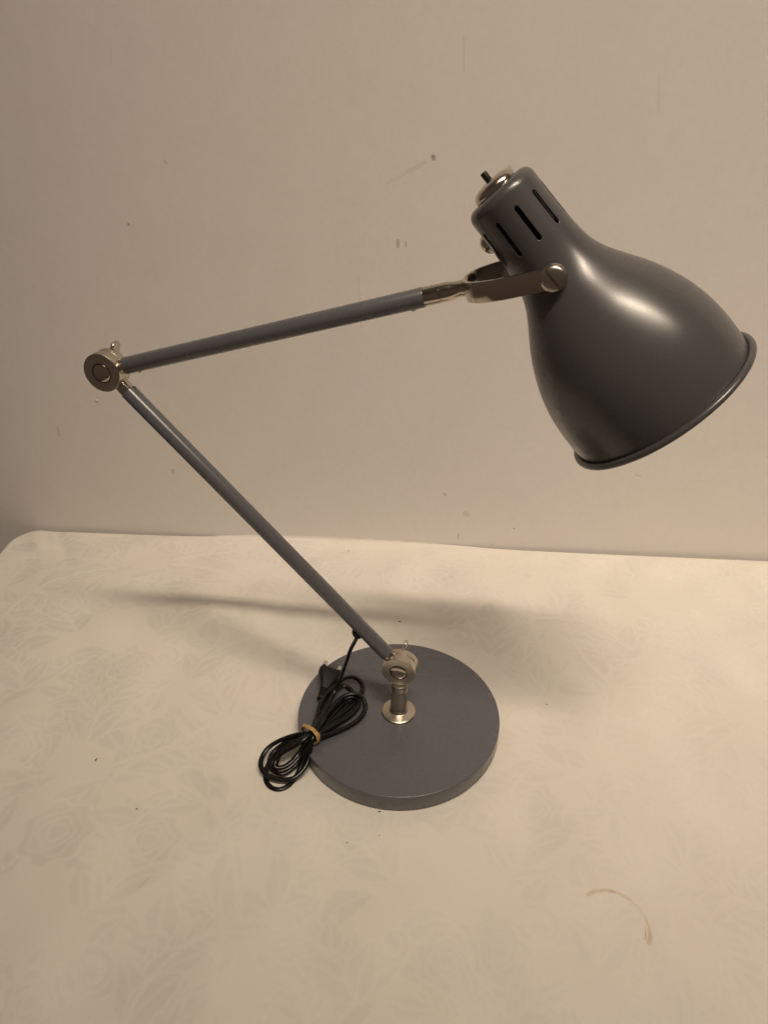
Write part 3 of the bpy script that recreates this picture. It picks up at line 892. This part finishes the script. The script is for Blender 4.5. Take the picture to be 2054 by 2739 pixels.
for sg in (1, -1):
    m = MB()
    o = PB + wv * (.0076 * sg) - hv * .0008
    m.lathe(o, pdir, rounded(.0, .0098, .0019, .0012, 4, .0002), 24)
    m.build("pin", PIN, plug, 40)
    m = MB(); m.lathe(o, pdir, rounded(-.001, .0045, .00205, .0002, 2), 24); m.build("pin_sleeve", PLUGM, plug, 40)

# ------------------------------------------------------------------ rubber band round the coil
BC = V((-.0655, .4430, .0264))
bw = (V((-.0571, .4383, 0)) - V((-.0733, .4484, 0))).normalized()
bd = V((-bw.y, bw.x, 0))
secs_v = []; fcs = []
NB, MB_ = 72, 6
rngb = random.Random(4)
wob = [rngb.uniform(-.25, .25) for _ in range(6)]
for i in range(NB):
    t = 2 * math.pi * i / NB
    ox, oz = .0101 * math.cos(t), .0083 * math.sin(t)
    nxn, nzn = math.cos(t) / .0101, math.sin(t) / .0083; l = math.hypot(nxn, nzn); nxn /= l; nzn /= l
    wdt = .0021 * (1 + .12 * math.sin(2 * t + 1) + .08 * math.sin(5 * t))
    sh = .0007 * math.sin(t * 2 + .6) - .0016 * math.cos(t)
    for qx, qy in ((-1, 0), (-.8, .5), (.8, .5), (1, 0), (.8, -.5), (-.8, -.5)):
        rr = .0012 * qy + .0002 * math.sin(9 * t + qx * 4)
        secs_v.append(BC + bw * (ox + nxn * rr) + k * (oz + nzn * rr) + bd * (sh + wdt * qx))
for i in range(NB):
    for j in range(6):
        fcs.append((i * 6 + j, i * 6 + (j + 1) % 6, ((i + 1) % NB) * 6 + (j + 1) % 6, ((i + 1) % NB) * 6 + j))
band = link_mesh("rubber_band", [p - BC for p in secs_v], fcs, RUBBER, None, 60)
band.location = BC
tag(band, "tan rubber band holding the black cord coil together", "rubber band")

# ------------------------------------------------------------------ crumbs and lint on the cloth
rngc = random.Random(8)
CR = [
    (-.3732, .5785, .0040, 5, "thin brown crumb on the cloth at the far left edge"),
    (-.2611, .4353, .0036, 55, "dark slanted crumb on the cloth left of the cord coil"),
    (-.2087, .3843, .0019, 12, "small dark crumb on the cloth just above the straight stain"),
    (-.2061, .3159, .0023, 0, "dark reddish crumb on the cloth left of the straight stain"),
    (-.0029, .3825, .0030, 0, "grey speck of lint touching the front of the lamp base"),
    (.0184, .6297, .0036, -12, "thin dark fibre on the cloth behind the base joint"),
    (-.0466, .7722, .0026, -50, "tiny grey fibre near the back edge of the tablecloth"),
    (.1622, .5039, .0028, -48, "small grey fibre on the cloth right of the lamp base"),
    (-.4074, .5825, .0013, 0, "dark dot of dirt beside the far left crumb"),
    (.1383, .5925, .0015, 0, "dark dot of dirt on the cloth behind the base, to its right"),
    (-.0289, .3538, .0012, 0, "dark dot of dirt on the cloth in front of the base, the left one"),
    (-.0028, .3602, .0010, 0, "dark dot of dirt on the cloth in front of the base, the right one"),
    (-.1241, .2882, .0012, 0, "reddish dot of dirt on the cloth near the front, right of the straight stain"),
]
for x, y, ln_, ang, lab in CR:
    bm = bmesh.new()
    bmesh.ops.create_icosphere(bm, subdivisions=2, radius=1)
    for v_ in bm.verts:
        j_ = 1 + rngc.uniform(-.22, .22)
        v_.co = V((v_.co.x * ln_ * .5 * j_, v_.co.y * max(ln_ * .13, .00035) * j_, v_.co.z * max(ln_ * .10, .0003) * j_))
        v_.co.y += ln_ * .10 * math.sin(v_.co.x / ln_ * 4)
    me = bpy.data.meshes.new("crumb"); bm.to_mesh(me); bm.free()
    me.shade_smooth(); me.materials.append(CRUMBM)
    o = bpy.data.objects.new("crumb", me); COL.objects.link(o)
    o.location = (x, y, .0005); o.rotation_euler = (0, 0, R(ang))
    tag(o, lab, "crumb", "crumbs on the tablecloth")

# a chip knocked out of the wall paint, left, below the elbow joint
wc = V((-0.3538, 0.8176, 0.1918))
bm = bmesh.new(); bmesh.ops.create_icosphere(bm, subdivisions=2, radius=1)
for v_ in bm.verts:
    j_ = 1 + rngc.uniform(-.2, .2)
    v_.co = V((v_.co.x * .0022 * j_, v_.co.y * .0012, v_.co.z * .0016 * j_))
me = bpy.data.meshes.new("plaster_crumb"); bm.to_mesh(me); bm.free(); me.shade_smooth()
me.materials.append(flat_mat("plaster", (.62, .56, .42), .8))
o = bpy.data.objects.new("plaster_crumb", me); COL.objects.link(o); o.location = wc
tag(o, "tiny pale plaster blob stuck on the wall below the elbow joint", "plaster blob")
